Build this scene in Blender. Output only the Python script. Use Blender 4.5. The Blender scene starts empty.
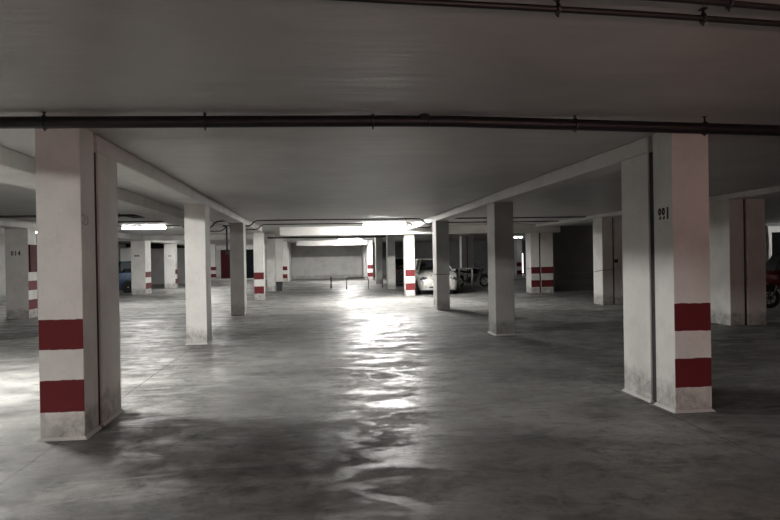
import bpy, bmesh, math, random
from mathutils import Vector, Matrix, Euler
random.seed(7)
C = bpy.context.scene.collection
PI = math.pi

# ------------------------------------------------------------------ materials
class N:
    """small node-tree writer"""
    def __init__(s, name):
        s.m = bpy.data.materials.new(name); s.m.use_nodes = True
        s.t = s.m.node_tree; s.t.nodes.clear()
        s.out = s.n('ShaderNodeOutputMaterial')
        s.b = s.n('ShaderNodeBsdfPrincipled')
        s.l(s.b.outputs[0], s.out.inputs[0])
    def n(s, typ, **kw):
        nd = s.t.nodes.new(typ)
        for k, v in kw.items(): setattr(nd, k, v)
        return nd
    def l(s, a, b): s.t.links.new(a, b)
    def pos(s):
        return s.n('ShaderNodeNewGeometry').outputs['Position']
    def scaled(s, v, sc, loc=(0, 0, 0)):
        mp = s.n('ShaderNodeMapping'); s.l(v, mp.inputs[0])
        mp.inputs['Scale'].default_value = sc; mp.inputs['Location'].default_value = loc
        return mp.outputs[0]
    def noise(s, v, scale=1, detail=4, rough=.55, dist=0):
        nd = s.n('ShaderNodeTexNoise'); s.l(v, nd.inputs['Vector'])
        nd.inputs['Scale'].default_value = scale; nd.inputs['Detail'].default_value = detail
        nd.inputs['Roughness'].default_value = rough; nd.inputs['Distortion'].default_value = dist
        return nd.outputs['Fac']
    def ramp(s, f, a, b, c0=0., c1=1., smooth=True):
        nd = s.n('ShaderNodeMapRange'); s.l(f, nd.inputs[0])
        if smooth: nd.interpolation_type = 'SMOOTHSTEP'
        for i, v in zip((1, 2, 3, 4), (a, b, c0, c1)): nd.inputs[i].default_value = v
        return nd.outputs[0]
    def math(s, op, a, b=None):
        nd = s.n('ShaderNodeMath', operation=op)
        for i, v in enumerate((a, b)):
            if v is None: continue
            if isinstance(v, (int, float)): nd.inputs[i].default_value = v
            else: s.l(v, nd.inputs[i])
        return nd.outputs[0]
    def mix(s, f, a, b):
        nd = s.n('ShaderNodeMix', data_type='RGBA')
        if isinstance(f, (int, float)): nd.inputs[0].default_value = f
        else: s.l(f, nd.inputs[0])
        for i, v in ((6, a), (7, b)):
            if isinstance(v, tuple): nd.inputs[i].default_value = (*v, 1)
            else: s.l(v, nd.inputs[i])
        return nd.outputs[2]
    def bump(s, h, strength=.3, dist=.01, normal=None):
        nd = s.n('ShaderNodeBump'); s.l(h, nd.inputs['Height'])
        nd.inputs['Strength'].default_value = strength; nd.inputs['Distance'].default_value = dist
        if normal: s.l(normal, nd.inputs['Normal'])
        return nd.outputs[0]
    def set(s, color=None, rough=None, normal=None, metallic=None, spec=None):
        for k, v in (('Base Color', color), ('Roughness', rough), ('Normal', normal), ('Metallic', metallic), ('Specular IOR Level', spec)):
            if v is None: continue
            if isinstance(v, tuple): s.b.inputs[k].default_value = (*v, 1)
            elif isinstance(v, (int, float)): s.b.inputs[k].default_value = v
            else: s.l(v, s.b.inputs[k])
        return s.m

def plain(name, col, rough=.6, metallic=0., var=.15, scale=9., spec=.5):
    k = N(name); f = k.noise(k.pos(), scale)
    c2 = tuple(c * (1 - var) for c in col)
    return k.set(color=k.mix(f, col, c2), rough=k.ramp(f, .2, .8, max(.02, rough - .06), min(1, rough + .06)), metallic=metallic, spec=spec)

def plaster(name, base=(.64, .63, .605), stripes=False, dirt=True):
    k = N(name); p = k.pos()
    f = k.noise(p, 1.6, 5, .6); g = k.noise(p, 14, 4, .6)
    col = k.mix(k.ramp(f, .38, .68), base, tuple(c * .86 for c in base))
    col = k.mix(k.ramp(g, .55, .8, 0, .35), col, tuple(c * .7 for c in base))
    sep = k.n('ShaderNodeSeparateXYZ'); k.l(p, sep.inputs[0]); z = sep.outputs[2]
    if dirt:
        d1 = k.noise(p, 4.5, 9, .74, .9)
        low = k.ramp(z, .02, .55, 1, 0)
        dm = k.ramp(k.math('ADD', k.math('MULTIPLY', low, .75), k.math('MULTIPLY', d1, .9)), .68, 1.06)
        patchy = k.ramp(k.noise(p, 5, 8, .75, .6), .28, .72, .15, 1)
        col = k.mix(k.math('MULTIPLY', dm, k.math('MULTIPLY', patchy, .9)), col, (.17, .166, .155))
        st = k.noise(k.scaled(p, (3, 3, 1.1), (4, 2, 0)), 1.0, 9, .74, .6)
        mid = k.math('MULTIPLY', k.ramp(z, .25, 1.9, 1, .25), k.ramp(st, .56, .74, 0, .55))
        col = k.mix(mid, col, tuple(c * .45 for c in base))
    if stripes:
        at = k.n('ShaderNodeAttribute', attribute_name='stripe')
        w = k.math('ADD', z, k.math('MULTIPLY', k.math('SUBTRACT', k.noise(p, 11, 3), .5), .022))
        def band(a, b): return k.math('MULTIPLY', k.ramp(w, a - .003, a + .003), k.ramp(w, b - .003, b + .003, 1, 0))
        m = k.math('MULTIPLY', k.math('ADD', band(.25, .54), band(.815, 1.09)), at.outputs['Fac'])
        wear = k.ramp(k.noise(p, 30, 5, .7), .66, .8, 1, .5)
        col = k.mix(k.math('MULTIPLY', m, wear), col, (.115, .012, .015))
    h = k.math('ADD', k.math('MULTIPLY', g, .6), k.noise(p, 60, 3, .6))
    return k.set(color=col, rough=.78, normal=k.bump(h, .45, .009), spec=.3)

def slab_material():
    k = N('painted_concrete_ceiling'); p = k.pos()
    f = k.noise(p, .9, 5, .6)
    col = k.mix(k.ramp(f, .35, .7), (.43, .422, .41), (.36, .355, .345))
    sp = k.ramp(k.noise(p, 26, 4, .6), .62, .78, 0, .3)
    col = k.mix(sp, col, (.33, .32, .31))
    wav = k.noise(k.scaled(p, (.35, 1.9, 1)), 1.0, 4, .55)
    h = k.bump(wav, .6, .05)
    h2 = k.bump(k.noise(p, 45, 3, .6), .2, .004, h)
    return k.set(color=col, rough=.42, normal=h2, spec=.5)

def floor_material():
    k = N('worn_concrete_floor'); p = k.pos()
    f = k.noise(k.scaled(p, (.55, .9, 1)), .55, 8, .66, .5)
    g = k.noise(p, 2.6, 8, .72, .4)
    st = k.noise(k.scaled(p, (.7, 1.8, 1)), 1.1, 9, .76, 1.0)
    fine = k.noise(p, 9, 7, .75, .2)
    col = k.mix(k.ramp(f, .38, .62), (.30, .297, .285), (.165, .163, .157))
    col = k.mix(k.ramp(g, .46, .66, 0, .65), col, (.09, .089, .085))
    col = k.mix(k.ramp(fine, .48, .72, 0, .55), col, (.075, .074, .072))
    col = k.mix(k.ramp(st, .54, .66, 0, .7), col, (.38, .376, .36))
    scr = k.noise(k.scaled(p, (1.2, 3.2, 1), (3, 7, 0)), 2.2, 10, .8, 2.2)
    col = k.mix(k.ramp(scr, .60, .70, 0, .55), col, (.52, .515, .50))
    o = k.noise(p, .85, 6, .62, .3)                       # oil stains
    col = k.mix(k.ramp(o, .56, .70, 0, .6), col, (.075, .074, .071))
    sep = k.n('ShaderNodeSeparateXYZ'); k.l(p, sep.inputs[0])
    wob = k.math('MULTIPLY', k.math('SUBTRACT', k.noise(p, 2.2, 3), .5), .05)
    jm = None                                             # sawn joints of the slab
    for ax, c in ((0, 3.43), (0, -2.32), (1, 6.74), (0, 9.2), (0, -8.7), (1, 20.0)):
        d = k.math('ABSOLUTE', k.math('SUBTRACT', k.math('ADD', sep.outputs[ax], wob), c))
        l = k.ramp(d, .006, .016, 1, 0)
        jm = l if jm is None else k.math('MAXIMUM', jm, l)
    col = k.mix(k.math('MULTIPLY', jm, .55), col, (.04, .039, .037))
    wet = k.noise(k.scaled(p, (.8, 1.6, 1)), 1.5, 9, .76, .9)
    rough = k.ramp(wet, .40, .60, .35, .75)
    spec = k.ramp(wet, .40, .60, .14, .05)
    h = k.math('ADD', k.noise(k.scaled(p, (.9, 1.5, 1)), 3.0, 7, .7), k.math('MULTIPLY', k.noise(p, 26, 5, .65), .16))
    return k.set(color=col, rough=rough, normal=k.bump(h, .3, .011), spec=spec)

def emitter(name, col, strength):
    m = bpy.data.materials.new(name); m.use_nodes = True
    t = m.node_tree; t.nodes.clear()
    o = t.nodes.new('ShaderNodeOutputMaterial'); e = t.nodes.new('ShaderNodeEmission')
    e.inputs[0].default_value = (*col, 1); e.inputs[1].default_value = strength
    t.links.new(e.outputs[0], o.inputs[0]); return m

def tinted_glass():
    m = bpy.data.materials.new('tinted_car_glass'); m.use_nodes = True
    t = m.node_tree; t.nodes.clear()
    o = t.nodes.new('ShaderNodeOutputMaterial'); a = t.nodes.new('ShaderNodeBsdfTransparent'); g = t.nodes.new('ShaderNodeBsdfGlossy')
    mx = t.nodes.new('ShaderNodeMixShader'); fr = t.nodes.new('ShaderNodeFresnel')
    fr.inputs[0].default_value = 1.5
    a.inputs[0].default_value = (.55, .6, .62, 1); g.inputs[1].default_value = .03
    t.links.new(fr.outputs[0], mx.inputs[0]); t.links.new(a.outputs[0], mx.inputs[1]); t.links.new(g.outputs[0], mx.inputs[2])
    t.links.new(mx.outputs[0], o.inputs[0]); return m

M = dict(
    pillar=plaster('white_plaster_with_stripes', stripes=True),
    wall=plaster('grey_plaster_wall', (.50, .495, .48)),
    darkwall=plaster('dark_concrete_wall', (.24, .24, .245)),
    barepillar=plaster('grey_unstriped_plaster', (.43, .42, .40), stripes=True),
    beam=plaster('painted_beam', (.60, .59, .57), dirt=False),
    slab=slab_material(), floor=floor_material(),
    joint=plain('joint_filler', (.035, .034, .033), .9),
    pipe=plain('black_pipe', (.007, .007, .007), .5),
    clamp=plain('dark_steel_clamp', (.06, .06, .06), .4, .8),
    housing=plain('lamp_housing', (.6, .6, .6), .5),
    steel=plain('grey_painted_steel', (.13, .13, .13), .45, .3),
    lightsteel=plain('pale_galvanised_steel', (.6, .6, .59), .45, .4),
    rust=plain('reddish_steel_post', (.05, .036, .033), .5, .2),
    silver=plain('silver_car_paint', (.56, .55, .52), .3, .35, .05, spec=.6),
    blue=plain('dark_blue_car_paint', (.012, .055, .13), .3, .1, .05, spec=.6),
    black=plain('black_car_paint', (.012, .013, .016), .25, .1, .05, spec=.6),
    rubber=plain('tyre_rubber', (.018, .018, .018), .8),
    rim=plain('alloy_rim', (.48, .48, .47), .35, .6),
    trim=plain('black_plastic', (.016, .016, .017), .5),
    glass=tinted_glass(),
    lens=plain('headlamp_lens', (.10, .105, .115), .15, .2, .1, spec=.8),
    redlens=plain('red_lamp_lens', (.28, .012, .015), .2, 0, .1, spec=.8),
    plate=plain('white_number_plate', (.6, .6, .58), .4),
    redpaint=plain('red_painted_panel', (.10, .005, .006), .35, 0, .1, spec=.7),
    reddoor=plain('maroon_door_paint', (.06, .010, .012), .85, 0, .2, spec=.15),
    blackdoor=plain('black_door_paint', (.010, .011, .014), .9, 0, .2, spec=.1),
    whitepaint=plain('white_paint', (.66, .655, .64), .6),
    kerb=plain('pale_concrete_kerb', (.55, .545, .53), .8, 0, .25, 5),
    stencil=plain('dark_red_stencil_paint', (.055, .012, .014), .8),
    blackstencil=plain('black_stencil_paint', (.02, .02, .02), .8),
    worn=plain('worn_pale_paint', (.46, .42, .41), .9, 0, .4, 60),
    bin=plain('dark_bin_plastic', (.035, .036, .035), .6),
    leather=plain('black_vinyl', (.015, .015, .015), .5),
    engine=plain('engine_metal', (.16, .16, .16), .4, .7),
    chrome=plain('chrome', (.6, .6, .6), .15, 1.0),
    plaincol=plaster('roller_door_grey', (.44, .44, .435), dirt=False),
)
TUBE = {}
def tube_material(s, tint=(1, .985, .95)):
    key = (s, tint)
    if key not in TUBE: TUBE[key] = emitter('lit_fluorescent_tube', tint, s)
    return TUBE[key]

# ------------------------------------------------------------------ mesh helpers
class MB:
    def __init__(s): s.bm = bmesh.new()
    def box(s, x0, x1, y0, y1, z0, z1, bevel=0, seg=1, mat=None):
        r = bmesh.ops.create_cube(s.bm, size=1)
        vs = r['verts']
        for v in vs:
            v.co = Vector(((x0 + x1) / 2 + v.co.x * (x1 - x0), (y0 + y1) / 2 + v.co.y * (y1 - y0), (z0 + z1) / 2 + v.co.z * (z1 - z0)))
        if bevel:
            es = list({e for v in vs for e in v.link_edges})
            r2 = bmesh.ops.bevel(s.bm, geom=es, offset=bevel, segments=seg, affect='EDGES', profile=.5)
            vs = list({v for f in r2['faces'] for v in f.verts} | {v for v in vs if v.is_valid})
        if mat is not None: bmesh.ops.transform(s.bm, matrix=mat, verts=vs)
        return s
    def tube(s, pts, r, n=10, caps=True, closed=False):
        pts = [Vector(p) for p in pts]; rings = []; L = len(pts)
        up = Vector((0, 0, 1))
        for i, p in enumerate(pts):
            if closed: d = (pts[(i + 1) % L] - pts[i - 1])
            else: d = (pts[min(i + 1, L - 1)] - pts[max(i - 1, 0)])
            d.normalize()
            a = d.cross(up)
            if a.length < .05: a = d.cross(Vector((0, 1, 0)))
            a.normalize(); b = a.cross(d).normalized()
            rr = r[i] if isinstance(r, (list, tuple)) else r
            rings.append([s.bm.verts.new(p + (a * math.cos(2 * PI * k / n) + b * math.sin(2 * PI * k / n)) * rr) for k in range(n)])
        for i in range(L if closed else L - 1):
            A, B = rings[i], rings[(i + 1) % L]
            for k in range(n):
                try: s.bm.faces.new((A[k], A[(k + 1) % n], B[(k + 1) % n], B[k]))
                except ValueError: pass
        if caps and not closed:
            s.bm.faces.new(rings[0]); s.bm.faces.new(rings[-1])
        return s
    def lathe(s, prof, axis='Z', n=24, origin=(0, 0, 0)):
        """prof: (r, h) list revolved about axis"""
        o = Vector(origin); rings = []
        for r, h in prof:
            ring = []
            for k in range(n):
                a = 2 * PI * k / n; c, q = math.cos(a) * r, math.sin(a) * r
                v = {'Z': (c, q, h), 'X': (h, c, q), 'Y': (c, h, q)}[axis]
                ring.append(s.bm.verts.new(o + Vector(v)))
            rings.append(ring)
        for A, B in zip(rings, rings[1:]):
            for k in range(n): s.bm.faces.new((A[k], A[(k + 1) % n], B[(k + 1) % n], B[k]))
        if prof[0][0] > 1e-4: s.bm.faces.new(rings[0])
        if prof[-1][0] > 1e-4: s.bm.faces.new(rings[-1])
        return s
    def ball(s, c, rx, ry, rz, u=16, v=10):
        r = bmesh.ops.create_uvsphere(s.bm, u_segments=u, v_segments=v, radius=1)
        for q in r['verts']: q.co = Vector((c[0] + q.co.x * rx, c[1] + q.co.y * ry, c[2] + q.co.z * rz))
        return s
    def loft(s, rings, cap=True):
        R = [[s.bm.verts.new(p) for p in ring] for ring in rings]; n = len(R[0])
        for A, B in zip(R, R[1:]):
            for k in range(n): s.bm.faces.new((A[k], A[(k + 1) % n], B[(k + 1) % n], B[k]))
        if cap: s.bm.faces.new(R[0]); s.bm.faces.new(R[-1])
        return s
    def prism(s, poly, axis, a, b):
        """poly in the two other axes (cyclic order), extruded from a to b"""
        def P(u, v, h): return {'X': (h, u, v), 'Y': (u, h, v), 'Z': (u, v, h)}[axis]
        A = [s.bm.verts.new(P(u, v, a)) for u, v in poly]; B = [s.bm.verts.new(P(u, v, b)) for u, v in poly]
        s.bm.faces.new(A); s.bm.faces.new(B); n = len(A)
        for k in range(n): s.bm.faces.new((A[k], A[(k + 1) % n], B[(k + 1) % n], B[k]))
        return s
    def build(s, name, mat, parent=None, smooth=False, angle=None):
        bmesh.ops.recalc_face_normals(s.bm, faces=s.bm.faces)
        me = bpy.data.meshes.new(name); s.bm.to_mesh(me); s.bm.free()
        me.materials.append(mat)
        if smooth:
            for p in me.polygons: p.use_smooth = True
            if angle: me.set_sharp_from_angle(angle=angle)
        o = bpy.data.objects.new(name, me); C.objects.link(o)
        if parent: o.parent = parent
        return o

def thing(name, label, cat, loc=(0, 0, 0), rz=0, group=None):
    o = bpy.data.objects.new(name, None); C.objects.link(o); o.empty_display_size = .2
    o.location = loc; o.rotation_euler = (0, 0, rz)
    return tag(o, label, cat, group)
def tag(o, label, cat, group=None, kind=None):
    o['label'] = label; o['category'] = cat
    if group: o['group'] = group
    if kind: o['kind'] = kind
    return o
def struct(o, label, cat='structure', group=None):
    return tag(o, label, cat, group, 'structure')

SLAB, BEAM = 2.85, 2.67
# ------------------------------------------------------------------ shell
struct(MB().box(-13.5, 24.3, -12.3, 54.8, -.3, 0).build('floor', M['floor']), 'stained grey polished concrete floor of the garage', 'floor')
struct(MB().box(-13.5, 24.3, -12.3, 54.8, SLAB, SLAB + .3).build('ceiling', M['slab']), 'flat grey concrete slab ceiling over the whole garage', 'ceiling')
struct(MB().box(-13.5, -13.2, -12.3, 54.8, 0, SLAB).build('wall_left', M['wall']), 'pale side wall seen at the picture edge behind the numbered dark pillar', 'wall')
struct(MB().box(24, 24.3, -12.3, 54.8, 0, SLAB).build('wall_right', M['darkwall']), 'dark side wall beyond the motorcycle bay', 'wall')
struct(MB().box(-13.2, 24, -12.3, -12, 0, SLAB).build('wall_front', M['wall']), 'wall closing the garage behind the viewpoint', 'wall')
struct(MB().box(-13.2, 3.7, 54.5, 54.8, 0, SLAB).build('wall_back', M['wall']), 'back wall with maroon and black doors', 'wall')
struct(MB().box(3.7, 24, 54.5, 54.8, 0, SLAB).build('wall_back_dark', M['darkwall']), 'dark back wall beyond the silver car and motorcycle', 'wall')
wb = MB(); wb.box(-2.06, 3.5, 53.2, 53.5, 0, SLAB)
struct(wb.build('wall_back_centre', M['wall']), 'light grey blank end wall closing the lit central aisle', 'wall')
struct(MB().box(-2.36, -2.06, 48.2, 54.5, 0, SLAB).build('wall_return_left', M['whitepaint']), 'white return wall on the near side of the blank end wall', 'wall')
struct(MB().box(3.5, 3.8, 51.0, 54.5, 0, SLAB).build('wall_return_right', M['whitepaint']), 'short white return wall beside the end wall and striped pillar', 'wall')
struct(MB().box(-13.2, -9.25, 48, 54.5, 0, SLAB).build('wall_garage', M['plaincol']), 'grey boxed-in store wall beyond the blue car', 'wall')
struct(MB().box(-11.9, -10.5, 42, 42.2, 0, 2.46).build('wall_partition', M['whitepaint']), 'white partition wall standing behind the blue car', 'wall')
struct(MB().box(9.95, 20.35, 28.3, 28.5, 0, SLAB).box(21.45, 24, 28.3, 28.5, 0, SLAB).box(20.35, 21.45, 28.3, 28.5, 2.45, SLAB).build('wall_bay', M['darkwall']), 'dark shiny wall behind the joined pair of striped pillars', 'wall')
struct(MB().box(-13.2, -9.25, 47.85, 48, 2.5, SLAB).build('trim_1', M['joint']), 'dark band along the top of the grey store wall', 'trim')
struct(MB().box(-9.25, -2.36, 53.9, 54.5, 0, .12).build('trim_2', M['kerb']), 'pale raised kerb in front of the maroon and black doors', 'kerb')
struct(MB().box(11.5, 19, 44.2, 44.6, 0, .12).build('trim_3', M['kerb']), 'pale kerb at the foot of the distant striped pillar', 'kerb')
struct(MB().box(-9.25, -2.36, 54.3, 54.5, 2.45, 2.72).build('trim_4', M['whitepaint']), 'white lintel band over the maroon and black doors', 'trim')

def door(name, label, x0, x1, y, mat, h=2.42):
    t = thing(name, label, 'door', ((x0 + x1) / 2, y, 0)); t['kind'] = 'structure'; w = (x1 - x0) / 2
    MB().box(-w, w, -.06, 0, 0, h).box(-.01, .01, -.066, -.06, 0.02, h - .02).build('door_leaf', mat, t)
    MB().tube([(.1, -.06, 1.0), (.1, -.12, 1.0), (.2, -.12, 1.0)], .014, 8).build('door_handle', M['clamp'], t)
    MB().box(-w - .05, -w, -.08, 0, 0, h).box(w, w + .05, -.08, 0, 0, h).build('door_frame', M['trim'], t)
door('door_1', 'maroon door in the back wall beside the dangling pipe', -7.65, -7.02, 54.5, M['reddoor'])
door('door_2', 'black door in the back wall beside the red-striped aisle pillar', -5.9, -5.0, 54.5, M['blackdoor'])
t = thing('door_3', 'doorway with a lit white frame above the dark motorcycle', 'door', (20.9, 28.2, 0)); t['kind'] = 'structure'
MB().box(-.55, -.40, -.02, .3, 0, 2.45).box(.40, .55, -.02, .3, 0, 2.45).build('door_jamb', M['whitepaint'], t)
MB().box(-.6, 3.2, -.06, .1, 2.45, 2.72).build('door_lintel', M['whitepaint'], t)
t = thing('slit_1', 'tall narrow glowing slit between distant pillar and striped pair', 'window', (17.05, 54.5, 0)); t['kind'] = 'structure'
MB().box(-.13, .13, -.03, 0, .1, 1.75).build('pane', emitter('glowing_pane', (1, .98, .95), 2.2), t)  # emissive pane draws the bright upright slit
MB().box(-.17, -.13, -.06, 0, .05, 1.8).box(.13, .17, -.06, 0, .05, 1.8).box(-.17, .17, -.06, 0, 1.75, 1.8).build('slit_frame', M['trim'], t)

# ------------------------------------------------------------------ beams
def beam(label, x0, x1, y0, y1, z0, mat='beam'):
    return struct(MB().box(x0, x1, y0, y1, z0, SLAB, .012).build('ceiling_beam', M[mat]), label, 'beam', 'ceiling beams')
beam('long shallow beam over the pillar row that has the long floor shadow', -2.51, -2.12, 6.79, 26.3, BEAM)
beam('long shallow beam over the pillar row that ends at the silver car', 3.526, 3.916, 6.79, 26.3, BEAM)
beam('wide beam with a dark side, between the white front pillar and the far left bay', -4.0, -3.3, -11.9, 26.0, 2.64)
beam('brightly lit cross beam behind the nearer aisle lamp', -1.46, 9.9, 26.35, 26.75, 2.51)
beam('distant lit cross beam behind the farther aisle lamp', -1.46, 3.5, 47.0, 47.3, 2.51)
beam('beam running over the numbered dark pillars beside the blue car', -9.0, -8.37, -11.9, 53.4, 2.62)
beam('lit cross beam above the blue car and its pillar', -13.2, -2.6, 33.2, 33.5, 2.60)
beam('dim beam over the paired pillars of the dark bay', 8.84, 9.6, -11.9, 26.3, 2.735)

# ------------------------------------------------------------------ pillars
def shaft(x0, x1, y0, y1, ztop, parent, stripes='', ox=0, oy=0, name='shaft', mat='pillar'):
    b = MB()
    b.box(x0 - ox, x1 - ox, y0 - oy, y1 - oy, 0, ztop, .009, 2)
    o = b.build(name, M[mat], parent)
    me = o.data; at = me.attributes.new('stripe', 'FLOAT', 'FACE')
    for i, p in enumerate(me.polygons):
        nx, ny = p.normal.x, p.normal.y
        on = ('f' in stripes and ny < -.5) or ('r' in stripes and nx > .5) or ('l' in stripes and nx < -.5)
        at.data[i].value = 1.0 if on else 0.0
    return o
def fillet(x0, x1, y0, y1, parent, ox, oy, r=.025):
    x0 -= ox; x1 -= ox; y0 -= oy; y1 -= oy
    b = MB()
    b.loft([[(x0 - r, y0 - r, 0), (x1 + r, y0 - r, 0), (x1 + r, y1 + r, 0), (x0 - r, y1 + r, 0)],
            [(x0 - .002, y0 - .002, r), (x1 + .002, y0 - .002, r), (x1 + .002, y1 + .002, r), (x0 - .002, y1 + .002, r)]])
    return b.build('mortar_skirt', M['kerb'], parent)
def pillar(label, x0, x1, y0, y1, ztop, stripes='', group='garage pillars', skirt=False, mat='pillar'):
    ox, oy = (x0 + x1) / 2, (y0 + y1) / 2
    t = thing('pillar', label, 'pillar', (ox, oy, 0), 0, group); t['kind'] = 'thing'
    shaft(x0, x1, y0, y1, ztop, t, stripes, ox, oy, mat=mat)
    if skirt: fillet(x0, x1, y0, y1, t, ox, oy)
    return t
def double(label, boxes, jointbox, ztop, stripes, group='double pillars', skirt=True):
    x0 = min(b[0] for b in boxes); x1 = max(b[1] for b in boxes); y0 = min(b[2] for b in boxes); y1 = max(b[3] for b in boxes)
    ox, oy = (x0 + x1) / 2, (y0 + y1) / 2
    t = thing('double_pillar', label, 'pillar', (ox, oy, 0), 0, group); t['kind'] = 'thing'
    for b, s, zt in zip(boxes, stripes, ztop): shaft(*b, zt, t, s, ox, oy)
    j = jointbox
    MB().box(j[0] - ox, j[1] - ox, j[2] - oy, j[3] - oy, 0, min(ztop)).build('joint_filler', M['joint'], t)
    if skirt:
        for b in boxes: fillet(*b, t, ox, oy)
    return t
XL0, XL1, XR0, XR1 = -2.51, -2.12, 3.526, 3.916
dL = double('double pillar with bright white striped front casting the long floor shadow',
       [(XL0, XL1, 6.30, 6.68), (XL0, XL1, 6.79, 7.42)], (XL0 + .02, XL1 - .02, 6.68, 6.79), [SLAB, BEAM], ['f', ''])
double('double pillar added out of view to block lamp light, in line with the white-fronted one',  # unseen; placed where it blocks the rear bay lamp and darkens the near floor
       [(XL0, XL1, .45, .9), (XL0, XL1, 1.0, 1.5)], (XL0 + .02, XL1 - .02, .9, 1.0), [SLAB, SLAB], ['f', ''])
dR = double('double pillar with pinkish striped front and 991 stencilled in dark red',
       [(XR0, XR1, 6.30, 6.68), (XR0, XR1, 6.79, 7.42)], (XR0 + .02, XR1 - .02, 6.68, 6.79), [SLAB, BEAM], ['f', ''])
pillar('plain unstriped pillar with bright front and chipped base, right behind the long-shadow double pillar', XL0, XL1, 13.02, 13.6, BEAM, '', skirt=True)
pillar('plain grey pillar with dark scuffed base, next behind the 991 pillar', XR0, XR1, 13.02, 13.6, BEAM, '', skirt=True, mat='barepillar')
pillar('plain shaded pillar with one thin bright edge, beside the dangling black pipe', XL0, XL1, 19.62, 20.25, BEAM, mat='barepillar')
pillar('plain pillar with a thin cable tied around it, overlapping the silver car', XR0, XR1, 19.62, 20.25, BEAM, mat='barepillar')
pillar('white red-striped pillar at the end of the long beam, next to the black door', XL0, XL1, 26.72, 27.3, BEAM, 'f')
pillar('white pillar with two red bands beside the silver car headlight', XR0 , XR1, 26.76, 27.3, SLAB, 'f')
pillar('plain dim pillar beside the small dark bin', XL0, XL1, 33.56, 34.2, SLAB)
pillar('plain pale pillar half hiding the dark car with a red tail lamp', XR0, XR1, 33.56, 34.2, SLAB)
pillar('plain distant white pillar just behind the small dark bin', XL0, XL1, 40.4, 41.0, SLAB)
pillar('plain distant dark-shaded pillar beside the seen-through gap at the hoop barrier', XR0, XR1, 40.4, 41.0, SLAB)
pillar('small distant red-striped pillar at the start of the white return wall', XL0, XL1, 47.32, 47.95, SLAB, 'f')
pillar('small distant red-striped pillar touching the glow of the farther aisle lamp', XR0, XR1, 47.32, 47.95, SLAB, 'f')
pA = pillar('dark-faced pillar numbered 014 with a maroon panel on its striped side', -9.0, -8.37, 20.4, 21.0, 2.62, 'r')
pB = pillar('grey pillar with a bright striped side standing against the blue car', -9.0, -8.33, 33.5, 34.6, 2.62, 'r')
pCc = pillar('white-fronted pillar standing before the grey store wall', -9.0, -8.37, 40.5, 41.1, 2.62, 'r')
pillar('distant striped pillar against the back wall by the maroon door', -8.75, -8.0, 53.45, 54.05, SLAB, 'fr')
pillar('distant dim striped pillar beside the tall glowing slit', 13.85, 14.24, 45.4, 46.0, SLAB, 'f')
double('plain pair of joined pillars beside the motorcycle with a red panel',
       [(8.84, 9.17, 13.5, 14.3), (9.24, 9.67, 13.5, 14.3)], (9.17, 9.23, 13.55, 14.25), [2.735, 2.735], ['', ''], skirt=False)
double('plain pair of joined pillars with a chain strung to them and a black box',
       [(8.81, 9.15, 19.9, 20.6), (9.2, 9.56, 19.9, 20.6)], (9.15, 9.2, 19.95, 20.55), [2.735, 2.735], ['', ''], skirt=False)
double('joined pair of pillars with red stripes on both, in the dark bay',
       [(8.88, 9.24, 27.1, 27.8), (9.31, 9.84, 27.1, 27.8)], (9.24, 9.31, 27.15, 27.75), [SLAB, SLAB], ['f', 'f'], skirt=False)
double('distant dark pair of joined pillars above the parked motorcycle',
       [(8.84, 9.17, 40.4, 41.0), (9.23, 9.6, 40.4, 41.0)], (9.17, 9.23, 40.45, 40.95), [SLAB, SLAB], ['', ''], skirt=False)

# lettering painted on pillars: children of the pillar they are painted on
def ell(cx, cy, rx, ry, n=18): return [(cx + rx * math.cos(2 * PI * k / n), cy + ry * math.sin(2 * PI * k / n)) for k in range(n)]
def stencil_digits(shapes, parent, mat, axis, a, b, name='painted_number'):
    m = MB()
    for s in shapes: m.prism(s, axis, a, b)
    return m.build(name, mat, parent)
def ring(cx, cy, rx, ry, w, n=18):
    out = []
    for k in range(n):
        a0, a1 = 2 * PI * k / n, 2 * PI * (k + 1) / n
        out.append([(cx + rx * math.cos(a0), cy + ry * math.sin(a0)), (cx + rx * math.cos(a1), cy + ry * math.sin(a1)),
                    (cx + (rx - w) * math.cos(a1), cy + (ry - w) * math.sin(a1)), (cx + (rx - w) * math.cos(a0), cy + (ry - w) * math.sin(a0))])
    return out
# 991 on the aisle side of the pink pillar: reads from far (larger Y) to near
ox, oy = dR.location.x, dR.location.y
S = []
for cy in (6.552, 6.478):
    S += ring(cy - oy, 2.022, .033, .040, .027)
    S += [[(cy - oy + .022, 1.945), (cy - oy - .024, 1.94), (cy - oy - .028, 1.975), (cy - oy - .012, 1.978)]]
S += [[(6.412 - oy, 1.94), (6.380 - oy, 1.94), (6.380 - oy, 2.062), (6.412 - oy, 2.062)]]
n = stencil_digits(S, dR, M['stencil'], 'X', XR0 - ox - .002, XR0 - ox + .001); n['label'] = 'dark red stencilled number 991'
# worn pale marks on the aisle side of the white-fronted pillar
ox, oy = dL.location.x, dL.location.y
S = [ell(6.335 - oy, 2.035, .017, .014), ell(6.345 - oy, 1.962, .016, .015), ell(6.40 - oy, 1.948, .018, .012),
     [(6.38 - oy, 1.975), (6.402 - oy, 1.975), (6.402 - oy, 2.04), (6.38 - oy, 2.04)]]
for k in range(8):
    a0, a1 = -1.35 + k * .34, -1.35 + (k + 1) * .34
    S.append([(6.43 - oy + .055 * math.cos(a0), 1.99 + .045 * math.sin(a0)), (6.43 - oy + .055 * math.cos(a1), 1.99 + .045 * math.sin(a1)),
              (6.43 - oy + .034 * math.cos(a1), 1.99 + .032 * math.sin(a1)), (6.43 - oy + .034 * math.cos(a0), 1.99 + .032 * math.sin(a0))])
n = stencil_digits(S, dL, M['worn'], 'X', XL1 - ox - .001, XL1 - ox + .002); n['label'] = 'worn pale painted number'
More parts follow.
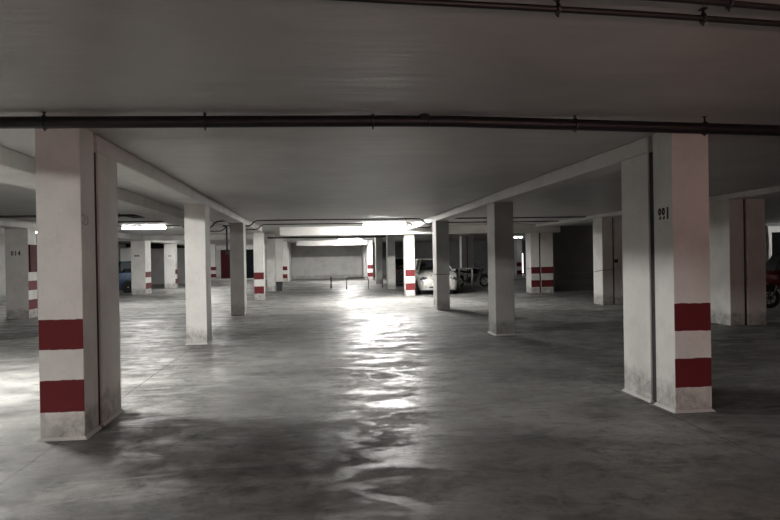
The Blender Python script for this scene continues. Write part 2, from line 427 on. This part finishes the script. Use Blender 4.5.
def seg_digits(text, x0, z0, w, h, gap):
    """thick-stroke digits 0, 1, 4 as polygons in X-Z"""
    S = []; st = w * .34
    for ch in text:
        if ch == '0':
            S += [[(x0 + a * 1 + w / 2, b) for a, b in q] for q in ring(0, z0 + h / 2, w / 2, h / 2, st)]
        elif ch == '1':
            S.append([(x0 + w / 2 - st / 2, z0), (x0 + w / 2 + st / 2, z0), (x0 + w / 2 + st / 2, z0 + h), (x0 + w / 2 - st / 2, z0 + h)])
        elif ch == '4':
            S.append([(x0 + w * .55, z0), (x0 + w * .55 + st, z0), (x0 + w * .55 + st, z0 + h), (x0 + w * .55, z0 + h)])
            S.append([(x0, z0 + h * .3), (x0 + w, z0 + h * .3), (x0 + w, z0 + h * .3 + st), (x0, z0 + h * .3 + st)])
            S.append([(x0, z0 + h * .3), (x0 + st, z0 + h * .3), (x0 + w * .55 + st, z0 + h), (x0 + w * .55, z0 + h)])
        elif ch == '-':
            S.append([(x0, z0), (x0 + w, z0), (x0 + w, z0 + h), (x0, z0 + h)])
        x0 += w + gap
    return S
for P, txt, x0, z0, w, h, gp in ((pA, '014', -.155, 1.83, .075, .14, .02), (pB, '---', -.17, 1.84, .062, .08, .022), (pCc, '--', -.07, 1.87, .07, .06, .02)):
    n = stencil_digits(seg_digits(txt, x0, z0, w, h, gp), P, M['blackstencil'], 'Y', -.303 if P is not pB else -.553, -.29)
    n['label'] = 'small dark painted number'

o = MB().box(-.025, .025, -.26, .3, -.4, .4, .008).build('wall_panel', M['reddoor']); o.location = (-8.345, 20.7, 1.75)
tag(o, 'dark maroon panel fixed above the stripes on the 014 pillar side', 'panel')
o = MB().box(-.05, .05, -.04, .03, -.05, .05, .008).build('junction_box', M['trim']); o.location = (9.24, 19.87, 1.37)
tag(o, 'small black junction box on the cabled pair of pillars', 'box')

# ------------------------------------------------------------------ lamps
def lamp(label, x, y, along='X', strength=900, ztop=SLAB, L=1.2, tint=(1, .985, .95)):
    t = thing('fluorescent_lamp', label, 'lamp', (x, y, ztop), 0 if along == 'X' else PI / 2, 'fluorescent ceiling lamps')
    MB().box(-L / 2 - .04, L / 2 + .04, -.075, .075, -.032, 0, .006).build('housing', M['housing'], t)
    for s in (-1, 1):
        MB().tube([(-L / 2, s * .042, -.055), (L / 2, s * .042, -.055)], .014, 8).build('tube', tube_material(strength, tint), t)
        MB().box(s * (L / 2 + .012) - .016, s * (L / 2 + .012) + .016, -.07, .07, -.078, -.03, .004).build('end_cap', M['housing'], t)
    return t
P_ = 1000.
lamp('glaring twin-tube lamp on the aisle ceiling before the bright cross beam', 2.42, 24.0, 'X', 2.05 * P_, L=1.5)
lamp('smaller distant twin-tube lamp before the second lit cross beam', 2.18, 44.8, 'X', 1.5 * P_, L=1.5)
lamp('bright twin-tube lamp on the bay ceiling beside the blue car pillar', -6.2, 24.9, 'X', .7 * P_, L=1.5)
lamp('lamp glaring just behind the edge of the numbered dark pillar', -11.1, 27.0, 'X', .25 * P_)
lamp('bay lamp out of view beside the white-fronted double pillar', -5.0, 8.9, 'Y', 1.75 * P_)
lamp('bay lamp behind the viewpoint facing the white-fronted double pillar', -5.0, -4.5, 'X', 7.8 * P_, L=.4)
lamp('far bay lamp hidden behind the cross beam above the blue car', -6.0, 37.6, 'X', 1.0 * P_)
lamp('far lamp hidden before the maroon and black doors', -5.7, 50.0, 'X', .5 * P_, L=.9)
lamp('faint distant lamp above the far striped pillar of the dark bay', 13.4, 43.6, 'X', .06 * P_, L=.6)
lamp('lamp beyond the motorcycle lighting the white door frame', 21.7, 26.2, 'X', .2 * P_)

# ------------------------------------------------------------------ pipes
def arc_path(pts, r=.08, n=4):
    """round the corners of a polyline"""
    pts = [Vector(p) for p in pts]; out = [pts[0]]
    for a, b, c in zip(pts, pts[1:], pts[2:]):
        d0, d1 = (a - b), (c - b); q = min(r, d0.length * .45, d1.length * .45)
        p0, p1 = b + d0.normalized() * q, b + d1.normalized() * q
        for k in range(n + 1):
            u = k / n; out.append(p0 * (1 - u) ** 2 + b * 2 * u * (1 - u) + p1 * u * u)
    out.append(pts[-1]); return out
def ceiling_pipe(label, pts, r, clamps, mat='pipe', round_=.1):
    t = thing('ceiling_pipe', label, 'pipe', (pts[0][0], pts[0][1], pts[0][2]), 0, 'ceiling pipes')
    o = Vector(pts[0])
    MB().tube([p - o for p in arc_path(pts, round_)], r, 12).build('pipe', M[mat], t, True)
    P = [Vector(p) for p in pts]
    for cx in clamps:
        for a, b in zip(P, P[1:]):
            if min(a.x, b.x) <= cx <= max(a.x, b.x) and abs(a.x - b.x) > 1e-6:
                u = (cx - a.x) / (b.x - a.x); q = a.lerp(b, u) - o; break
        else: continue
        k = MB()
        ringp = [(q.x, q.y + (r + .007) * math.cos(w), q.z + (r + .007) * math.sin(w)) for w in [2 * PI * j / 16 for j in range(16)]]
        k.tube(ringp, .008, 6, closed=True)
        k.tube([(q.x, q.y, q.z + r), (q.x, q.y, SLAB - o.z)], .009, 6)
        k.tube([(q.x, q.y, q.z - r - .022), (q.x, q.y, q.z - r)], .006, 6)
        k.box(q.x - .014, q.x + .014, q.y - .02, q.y + .02, SLAB - o.z - .006, SLAB - o.z)
        k.build('pipe_clamp', M['clamp'], t)
    return t
t = ceiling_pipe('thick black pipe hung across the ceiling against the front pillar tops', [(-6, 5.8, 2.74), (-2.6, 5.8, 2.762), (.6, 5.8, 2.793), (1.2, 5.8, 2.793), (4.35, 5.8, 2.722), (8, 5.8, 2.68)], .051, (-2.23, -.93, .5, 2.33, 3.57))
k = MB(); k.ball((.95 + 6, -.03, .085), .055, .045, .03, 10, 7); k.tube([(.98 + 6, -.062, .09), (.99 + 6, -.064, .0)], .006, 6)
n = k.build('valve_fitting', M['clamp'], t); n['label'] = 'small fitting on top of the pipe'
ceiling_pipe('thin black pipe crossing the near ceiling corner, lower of the two', [(-1.5, 3.02, 2.835), (.4, 3.1, 2.80), (1.0, 3.14, 2.80), (1.7, 3.2, 2.80), (2.5, 3.29, 2.80), (6, 3.6, 2.80)], .016, (1.19, 1.99))
ceiling_pipe('thin black pipe at the very top corner of the near ceiling', [(-1.5, 2.75, 2.80), (1.7, 2.99, 2.80), (2.3, 3.07, 2.80), (6, 3.45, 2.80)], .016, (2.0,))
def crossing(label, y, z, r, lo):
    pts = [(-8.2, y, z), (-4.2, y, z), (-4.05, y, 2.6), (-3.25, y, 2.6), (-3.1, y, z - .02), (-2.75, y, z), (-2.6, y, lo), (-2.05, y, lo), (-1.9, y, z), (3.3, y, z), (3.45, y, lo), (4.0, y, lo), (4.15, y, z), (8.75, y, z)]
    ceiling_pipe(label, pts, r, (-6, -1.2, 1, 2.8, 6), 'pipe', .12)
crossing('black conduit across the aisle ceiling dipping under both beams, nearer one', 21.0, 2.815, .02, 2.645)
crossing('black conduit across the aisle ceiling closest to the glaring lamp', 23.5, 2.815, .018, 2.645)
ceiling_pipe('distant dark pipe hung low beyond the bright cross beam', [(-2.4, 33.0, 2.65), (3.4, 33.0, 2.63)], .035, (-1, 1, 2.5))
ceiling_pipe('thin dark pipe along the ceiling of the far bay by the numbered pillar', [(-13.1, 17.6, 2.78), (-4.1, 17.6, 2.78)], .03, (-10, -7, -5))
t = thing('hanging_pipe', 'black pipe dropping from the ceiling beside the shaded bright-edged pillar', 'pipe', (-3.17, 24, 0))
MB().tube(arc_path([(-.25, 0, SLAB), (-.25, 0, 2.80), (0, 0, 2.80), (0, 0, 1.9)], .05), .03, 10).build('pipe', M['pipe'], t, True)
MB().box(-.06, .06, -.04, .04, 1.8, 1.92, .008).build('junction_box', M['trim'], t)

def cable(label, pts, r=.009):
    o = MB().tube(pts, r, 6).build('cable', M['trim'], None, True); return tag(o, label, 'cable', 'cables on pillars')
e = .012
cable('thin dark cable wrapped around the plain pillar before the silver car', [(XR0 - e, 20.26, 1.08), (XR0 - e, 19.61, 1.06), (XR1 + e, 19.608, 1.07), (XR1 + e, 20.26, 1.075)])
cat = [(9.85, 27.085, .95)]
for q in range(1, 9):
    u = q / 9; cat.append((9.85 + (8.79 - 9.85) * u, 27.085 + (20.6 - 27.085) * u, .95 + .07 * u - .16 * u * (1 - u) * 2))
cat += [(8.796, 20.5, 1.02), (8.796, 19.885, 1.09), (9.18, 19.885, 1.10)]
cable('thin cable strung slack from the striped pair to the boxed pair of pillars', cat)
cable('thin cable looped across the front of the striped joined pillars', [(8.865, 27.8, 1.02), (8.865, 27.085, 1.02), (9.275, 27.085, .98)])

# ceiling vent
t = thing('ceiling_vent', 'dark narrow vent flush in the bay ceiling before the bay lamp', 'vent', (-5.0, 18.9, SLAB))
MB().box(-.17, .17, -.6, .6, -.02, 0, .005).build('frame', M['trim'], t)
k = MB()
for q in range(11): k.box(-.14, .14, -.53 + q * .105, -.50 + q * .105, -.032, -.018)
k.build('grille', M['clamp'], t)

# ------------------------------------------------------------------ floor furniture
def hoop(name, label, x, y, rz, w, h, r, mat, base=True):
    t = thing(name, label, 'barrier', (x, y, 0), rz, 'parking hoops')
    MB().tube(arc_path([(-w / 2, 0, .008), (-w / 2, 0, h), (w / 2, 0, h), (w / 2, 0, .008)], .14, 6), r, 10).build('hoop_bar', mat, t, True)
    for s in (-1, 1): MB().box(s * w / 2 - .07, s * w / 2 + .07, -.06, .06, 0, .008).build('foot_plate', mat, t)
    return t
hoop('parking_hoop', 'dark metal parking hoop standing alone across the aisle', 2.02, 34.2, -.12, 1.12, .60, .024, M['rust'])
hoop('parking_hoop', 'parking hoop seen edge-on like a post in the aisle', .70, 36.0, PI / 2 + .0, .9, .60, .035, M['rust'])
hoop('parking_hoop', 'parking hoop partly tucked behind the pale pillar', 3.78, 35.5, .0, .7, .62, .024, M['steel'])
hoop('cycle_stand', 'tall pale hoop stand in front of the parked motorcycle', 7.36, 32.8, 0, .66, .98, .052, M['lightsteel'])
t = thing('waste_bin', 'small dark bin at the foot of the dim pillar', 'bin', (-1.93, 34.0, 0))
MB().loft([[(a * .13, b * .13, 0) for a, b in ((-1, -1), (1, -1), (1, 1), (-1, 1))], [(a * .165, b * .165, .42) for a, b in ((-1, -1), (1, -1), (1, 1), (-1, 1))]]).build('body', M['bin'], t)
MB().box(-.18, .18, -.18, .18, .42, .46, .012).build('lid', M['trim'], t)
MB().tube([(-.06, -.18, .44), (-.06, -.2, .44), (.06, -.2, .44), (.06, -.18, .44)], .008, 6).build('handle', M['clamp'], t)
for lab, x, y in (('flat dark drain grate in the bright floor under the aisle lamp', 2.06, 26.7), ('flat dark drain grate in the floor beyond the parking hoop', 1.95, 39.5)):
    t = thing('drain_grate', lab, 'drain', (x, y, 0), 0, 'floor drains')
    MB().box(-.19, .19, -.19, .19, 0, .006).build('frame', M['steel'], t)
    k = MB()
    for q in range(5): k.box(-.15 + q * .07, -.12 + q * .07, -.16, .16, .006, .012)
    k.build('bars', M['trim'], t)

# ------------------------------------------------------------------ vehicles
def wheel(parent, x, y, r, side, name='wheel'):
    w = MB().lathe([(r * .62, -.09), (r * .93, -.095), (r, -.06), (r, .06), (r * .93, .095), (r * .62, .09)], 'X', 28).build(name, M['rubber'], parent, True, .6)
    w.location = (x, y, r)
    k = MB(); k.lathe([(r * .63, .02), (r * .63, .085), (r * .56, .085), (r * .54, .05)], 'X', 28)
    for q in range(5):
        a = 2 * PI * q / 5 + .3
        mt = Matrix.Rotation(a, 4, 'X')
        k.box(.045, .08, -.035, .035, .02, r * .6, .01, mat=mt)
    k.lathe([(r * .16, .04), (r * .16, .088), (.001, .095)], 'X', 14)
    d = k.build('rim', M['rim'], w, True, .6); d.scale.x = side
    bd = MB().lathe([(r * .6, -.02), (r * .6, .02)], 'X', 24).build('brake_disc', M['trim'], w)
    return w
def car(label, cat, loc, rz, paint, hs=1.0, tail=None, group='parked cars', plates=True):
    """nose towards local -Y"""
    t = thing('car', label, cat, loc, rz, group)
    #        y      hw   zbot  zmid belt  top
    st = [(-2.02, .58, .27, .42, .55, .58), (-1.98, .70, .21, .42, .64, .68), (-1.86, .79, .19, .44, .73, .78), (-1.6, .845, .19, .48, .81, .88),
          (-1.2, .86, .19, .5, .87, .95), (-.8, .868, .19, .5, .91, 1.0), (0, .872, .19, .5, .925, 1.0), (.9, .872, .19, .5, .94, 1.0),
          (1.6, .86, .2, .5, .95, 1.0), (1.9, .82, .24, .5, .93, .97), (2.0, .74, .30, .5, .86, .9)]
    rings = []
    for y, w, a, b, c, d in st:
        b *= hs; c *= hs; d *= hs
        half = [(w * .93, a), (w * .985, (a + b) / 2), (w, b), (w * .99, (b + c) / 2), (w * .955, c), (w * .80, c + (d - c) * .62), (w * .42, d)]
        rings.append([(x, y, z) for x, z in half] + [(-x, y, z) for x, z in reversed(half)])
    MB().loft(rings).build('body', paint, t, True, .7)
    # cabin glass, roof and posts
    zb, zr = .95 * hs, 1.44 * hs
    def rr(y0, y1, w, z, wf=None):
        wf = wf or w
        return [(-wf, y0, z), (0, y0 - .07, z), (wf, y0, z), (w, (y0 * .6 + y1 * .4), z), (w, y1 - .1, z), (w * .85, y1, z), (-w * .85, y1, z), (-w, y1 - .1, z), (-w, (y0 * .6 + y1 * .4), z)]
    lo, hi = rr(-.98, 1.78, .80, zb, .74), rr(-.18, 1.55, .625, zr, .56)
    MB().loft([lo, hi], cap=False).build('windows', M['glass'], t)
    r0 = [(x * 1.02, y * 1.0, z - .02) for x, y, z in hi]; r1 = [(x * 1.0, y, z + .02) for x, y, z in hi]; r2 = [(x * .82, y * .9 + .06, z + .05) for x, y, z in hi]
    MB().loft([r0, r1, r2]).build('roof', paint, t, True, .8)
    for i in (0, 2, 3, 4, 5, 6, 7, 8):
        a, b = Vector(lo[i]), Vector(hi[i]); a = Vector((a.x, a.y, a.z - .03))
        MB().tube([a, a.lerp(b, .5), b], .035 if i in (0, 2) else .04, 6).build('roof_post', paint, t)
    k = MB()
    for s in (-1, 1):
        k.box(s * .38 - .2, s * .38 + .2, .15, .3, .8, 1.12 * hs, .05)
        k.box(s * .36 - .1, s * .36 + .1, .2, .28, 1.15 * hs, 1.3 * hs, .03)
    k.box(-.66, .66, .95, 1.08, .85, 1.12 * hs, .04)
    k.build('seats', M['trim'], t)
    for s in (-1, 1):
        k = MB(); k.ball((s * .61, -1.90, .655 * hs), .175, .105, .085, 14, 8); hl = k.build('headlamp', M['lens'], t, True)
        MB().ball((s * .58, -1.975, .655 * hs), .07, .03, .05, 12, 8).build('bulb_reflector', M['chrome'], hl, True)
        MB().ball((s * .87, -.72, .99 * hs), .06, .04, .045, 12, 8).build('wing_mirror', paint, t, True)
        k = MB(); k.ball((s * .70, 1.955, .80 * hs), .085, .06, .12, 12, 8); k.build('tail_lamp', tail or M['redlens'], t, True)
        for y in (-1.25, 1.28):
            MB().lathe([(.335, -.012), (.355, 0), (.30, .012)], 'X', 28, (s * .868, y, .30)).build('wheel_arch', M['trim'], t, True, .6)
            wheel(t, s * .80, y, .295, s)
        MB().box(s * .875 - .012, s * .875 + .012, .22, .38, .80 * hs, .825 * hs, .006).build('door_handle', paint, t)
        MB().ball((s * .5, -1.985, .36), .055, .02, .04, 10, 6).build('fog_lamp', M['lens'], t, True)
    MB().box(-.26, .26, -2.06, -1.97, .60 * hs, .655 * hs, .015).build('grille', M['trim'], t)
    MB().lathe([(.035, -2.065), (.035, -2.05)], 'Y', 14, (0, 0, .69 * hs)).build('badge', M['chrome'], t)
    MB().box(-.42, .42, -2.035, -1.97, .29, .36, .02).build('air_intake', M['trim'], t)
    MB().loft([[(x * .96, y - .035, z) for x, y, z in [(-.70, -1.93, zz), (-.35, -2.0, zz), (.35, -2.0, zz), (.70, -1.93, zz), (.70, -1.8, zz), (-.70, -1.8, zz)]] for zz in (.38, .40, .50, .52)]).build('bumper', paint, t, True, .7)
    MB().box(-.26, .26, -2.075, -2.03, .42, .52, .004).build('number_plate', M['plate'], t)
    MB().box(-.26, .26, 2.0, 2.03, .5, .6, .004).build('number_plate', M['plate'], t)
    MB().box(-.8, .8, -1.75, 1.8, .14, .24).build('underbody', M['trim'], t)
    return t
car('silver car parked nose-out between two white pillars', 'car', (5.12, 29.5, 0), -.045, M['silver'], 1.02)
car('dark blue car seen side-on beside the grey pillar', 'car', (-10.93, 36.2, 0), -PI / 2, M['blue'], 1.1)
car('dark car with a round red tail lamp behind the pale pillar', 'car', (5.0, 38.4, 0), PI, M['black'], 1.03)

def moto(label, loc, rz, panel, fairing=False, group='motorcycles', tail=None):
    t = thing('motorcycle', label, 'motorcycle', loc, rz, group)        # front towards local +X
    for x, wn in ((.70, 'wheel'), (-.68, 'wheel')):
        w = MB().tube([(x + .245 * math.cos(a), 0, .30 + .245 * math.sin(a)) for a in [2 * PI * k / 28 for k in range(28)]], .055, 10, closed=True).build(wn, M['rubber'], t, True)
        k = MB()
        k.tube([(x + .195 * math.cos(a), 0, .30 + .195 * math.sin(a)) for a in [2 * PI * q / 28 for q in range(28)]], .018, 8, closed=True)
        for q in range(7):
            a = 2 * PI * q / 7; k.tube([(x, 0, .30), (x + .19 * math.cos(a), 0, .30 + .19 * math.sin(a))], .012, 6)
        k.lathe([(.05, -.07), (.05, .07)], 'Y', 14, (x, 0, .30)); k.build('rim', M['trim'] if fairing else M['rim'], w, True, .7)
    k = MB()
    for s in (-1, 1): k.tube([(.70, s * .10, .30), (.56, s * .10, .66), (.44, s * .10, .98)], [.026, .026, .022], 8)
    k.build('fork', M['chrome'], t, True)
    k = MB(); k.tube(arc_path([(.30, -.37, 1.03), (.40, -.2, 1.04), (.44, 0, 1.0), (.40, .2, 1.04), (.30, .37, 1.03)], .08), .014, 8)
    for s in (-1, 1): k.tube([(.31, s * .25, 1.035), (.30, s * .37, 1.03)], .02, 8)
    k.build('handlebar', M['trim'], t, True)
    for s in (-1, 1):
        k = MB(); k.tube([(.38, s * .24, 1.04), (.36, s * .30, 1.16)], .007, 6); k.ball((.36, s * .32, 1.2), .02, .07, .045, 10, 6); k.build('mirror', M['trim'], t, True)
    MB().ball((.58, 0, .86), .09, .10, .10).build('headlamp', M['lens'], t, True)
    MB().ball((.14, 0, .82), .30, .16, .14, 18, 10).build('fuel_tank', panel, t, True)
    k = MB(); k.loft([[(x, y * w, z + dz) for y, dz in ((-1, 0), (-.8, .07), (.8, .07), (1, 0), (.7, -.05), (-.7, -.05))] for x, w, z in ((-.02, .10, .76), (-.25, .15, .76), (-.5, .13, .80), (-.82, .09, .88))])
    k.build('seat', M['leather'], t, True, .8)
    k = MB(); k.box(-.2, .24, -.15, .15, .30, .52, .05, 2)
    for q in range(5): k.box(.02, .24, -.17, .17, .52 + q * .035, .537 + q * .035, .004)
    k.build('engine', M['engine'], t)
    k = MB()
    for s in (-1, 1):
        k.tube([(.44, s * .05, .92), (.28, s * .10, .62), (.2, s * .12, .32), (-.22, s * .12, .30), (-.3, s * .11, .62), (-.85, s * .08, .82)], .018, 8)
        k.tube([(-.68, s * .10, .30), (-.25, s * .11, .34)], .022, 8)
    k.build('frame', M['trim'], t, True)
    MB().tube([(.2, -.16, .45), (.16, -.19, .26), (-.3, -.2, .24), (-.85, -.2, .36)], [.022, .022, .045, .05], 10).build('exhaust', M['chrome'], t, True)
    k = MB(); k.tube([(-.68 + .33 * math.cos(a), 0, .30 + .33 * math.sin(a)) for a in [PI * (.2 + .7 * q / 8) for q in range(9)]], .06, 8); k.build('rear_fender', M['trim'], t, True)
    k = MB(); k.tube([(.70 + .32 * math.cos(a), 0, .30 + .32 * math.sin(a)) for a in [PI * (.12 + .6 * q / 8) for q in range(9)]], .05, 8); k.build('front_fender', M['trim'], t, True)
    MB().box(-.96, -.86, -.08, .08, .76, .84, .012).build('tail_lamp', tail or M['redlens'], t)
    if fairing:
        def sec(x, w, z0, z1): return [(x, -w * .6, z0), (x, -w, (z0 + z1) / 2), (x, -w * .7, z1), (x, 0, z1 + .03), (x, w * .7, z1), (x, w, (z0 + z1) / 2), (x, w * .6, z0)]
        MB().loft([sec(.86, .08, .80, .92), sec(.76, .22, .72, 1.02), sec(.55, .30, .62, 1.06), sec(.30, .27, .50, .98)]).build('fairing', panel, t, True, .9)
        k = MB()
        for x in (.80, .735, .70, .67, .63, .60): k.ball((x, .235 + (.76 - x) * .3, .925), .013, .012, .016, 8, 6)
        n = k.build('panel_lettering', M['whitepaint'], t); n['label'] = 'small illegible pale lettering'
        k = MB(); k.loft([[(x, -w, z), (x - .03, -w * .5, z + .02), (x - .04, 0, z + .03), (x - .03, w * .5, z + .02), (x, w, z), (x - .02, w, z), (x - .06, 0, z), (x - .02, -w, z)] for x, w, z in ((.74, .24, 1.02), (.62, .25, 1.25), (.47, .20, 1.48))])
        k.build('windscreen', M['trim'], t, True, .9)
        k = MB(); k.box(-.95, -.55, -.22, .22, .92, 1.24, .06, 2); k.build('top_box', M['trim'], t, True, .8)
        k = MB()
        for x, z in ((.72, .67), (.66, .57), (.66, .47)): k.ball((x, .20, z), .012, .01, .012, 8, 6)
        k.build('reflector', M['chrome'], t)
    return t
moto('dark motorcycle parked behind the tall pale hoop stand', (7.85, 33.6, 0), .06, M['black'])
moto('unseen motorcycle added behind the viewpoint to carry the pink light', (3.8, -5.0, 0), -PI / 2, M['black'], tail=emitter('added_pink_tail_light', (1, .60, .54), 2500.))  # out of view, put in as carrier for the low pink light on the pillars
moto('black motorcycle with a red fairing beside the plain joined pillars', (13.2, 17.3, 0), PI, M['redpaint'], True)

# ------------------------------------------------------------------ camera
cam = bpy.data.cameras.new('camera'); co = bpy.data.objects.new('camera', cam); C.objects.link(co)
F, YAW, PITCH, ROLL = 666.36, .1082, .0040, .0169
cam.sensor_fit = 'HORIZONTAL'; cam.sensor_width = 36; cam.lens = F / 780 * 36; cam.clip_end = 200; cam.clip_start = .05
fwd = Vector((math.sin(YAW) * math.cos(PITCH), math.cos(YAW) * math.cos(PITCH), -math.sin(PITCH)))
right = Vector((math.cos(YAW), -math.sin(YAW), 0)); up = right.cross(fwd)
r2 = right * math.cos(ROLL) - up * math.sin(ROLL); u2 = right * math.sin(ROLL) + up * math.cos(ROLL)
R = Matrix((r2, u2, -fwd)).transposed()
co.matrix_world = Matrix.Translation((0, 0, 1.6)) @ R.to_4x4()
bpy.context.scene.camera = co

# ------------------------------------------------------------------ world / view
w = bpy.data.worlds.new('world'); bpy.context.scene.world = w; w.use_nodes = True
w.node_tree.nodes['Background'].inputs[0].default_value = (0, 0, 0, 1)
sc = bpy.context.scene
sc.view_settings.view_transform = 'Standard'; sc.view_settings.look = 'None'
sc.view_settings.gamma = 1; sc.view_settings.use_curve_mapping = False; sc.view_settings.exposure = 0.0
sc.cycles.max_bounces = 10; sc.cycles.diffuse_bounces = 7; sc.cycles.glossy_bounces = 4; sc.cycles.transparent_max_bounces = 12
sc.cycles.sample_clamp_indirect = 6; sc.cycles.use_denoising = True
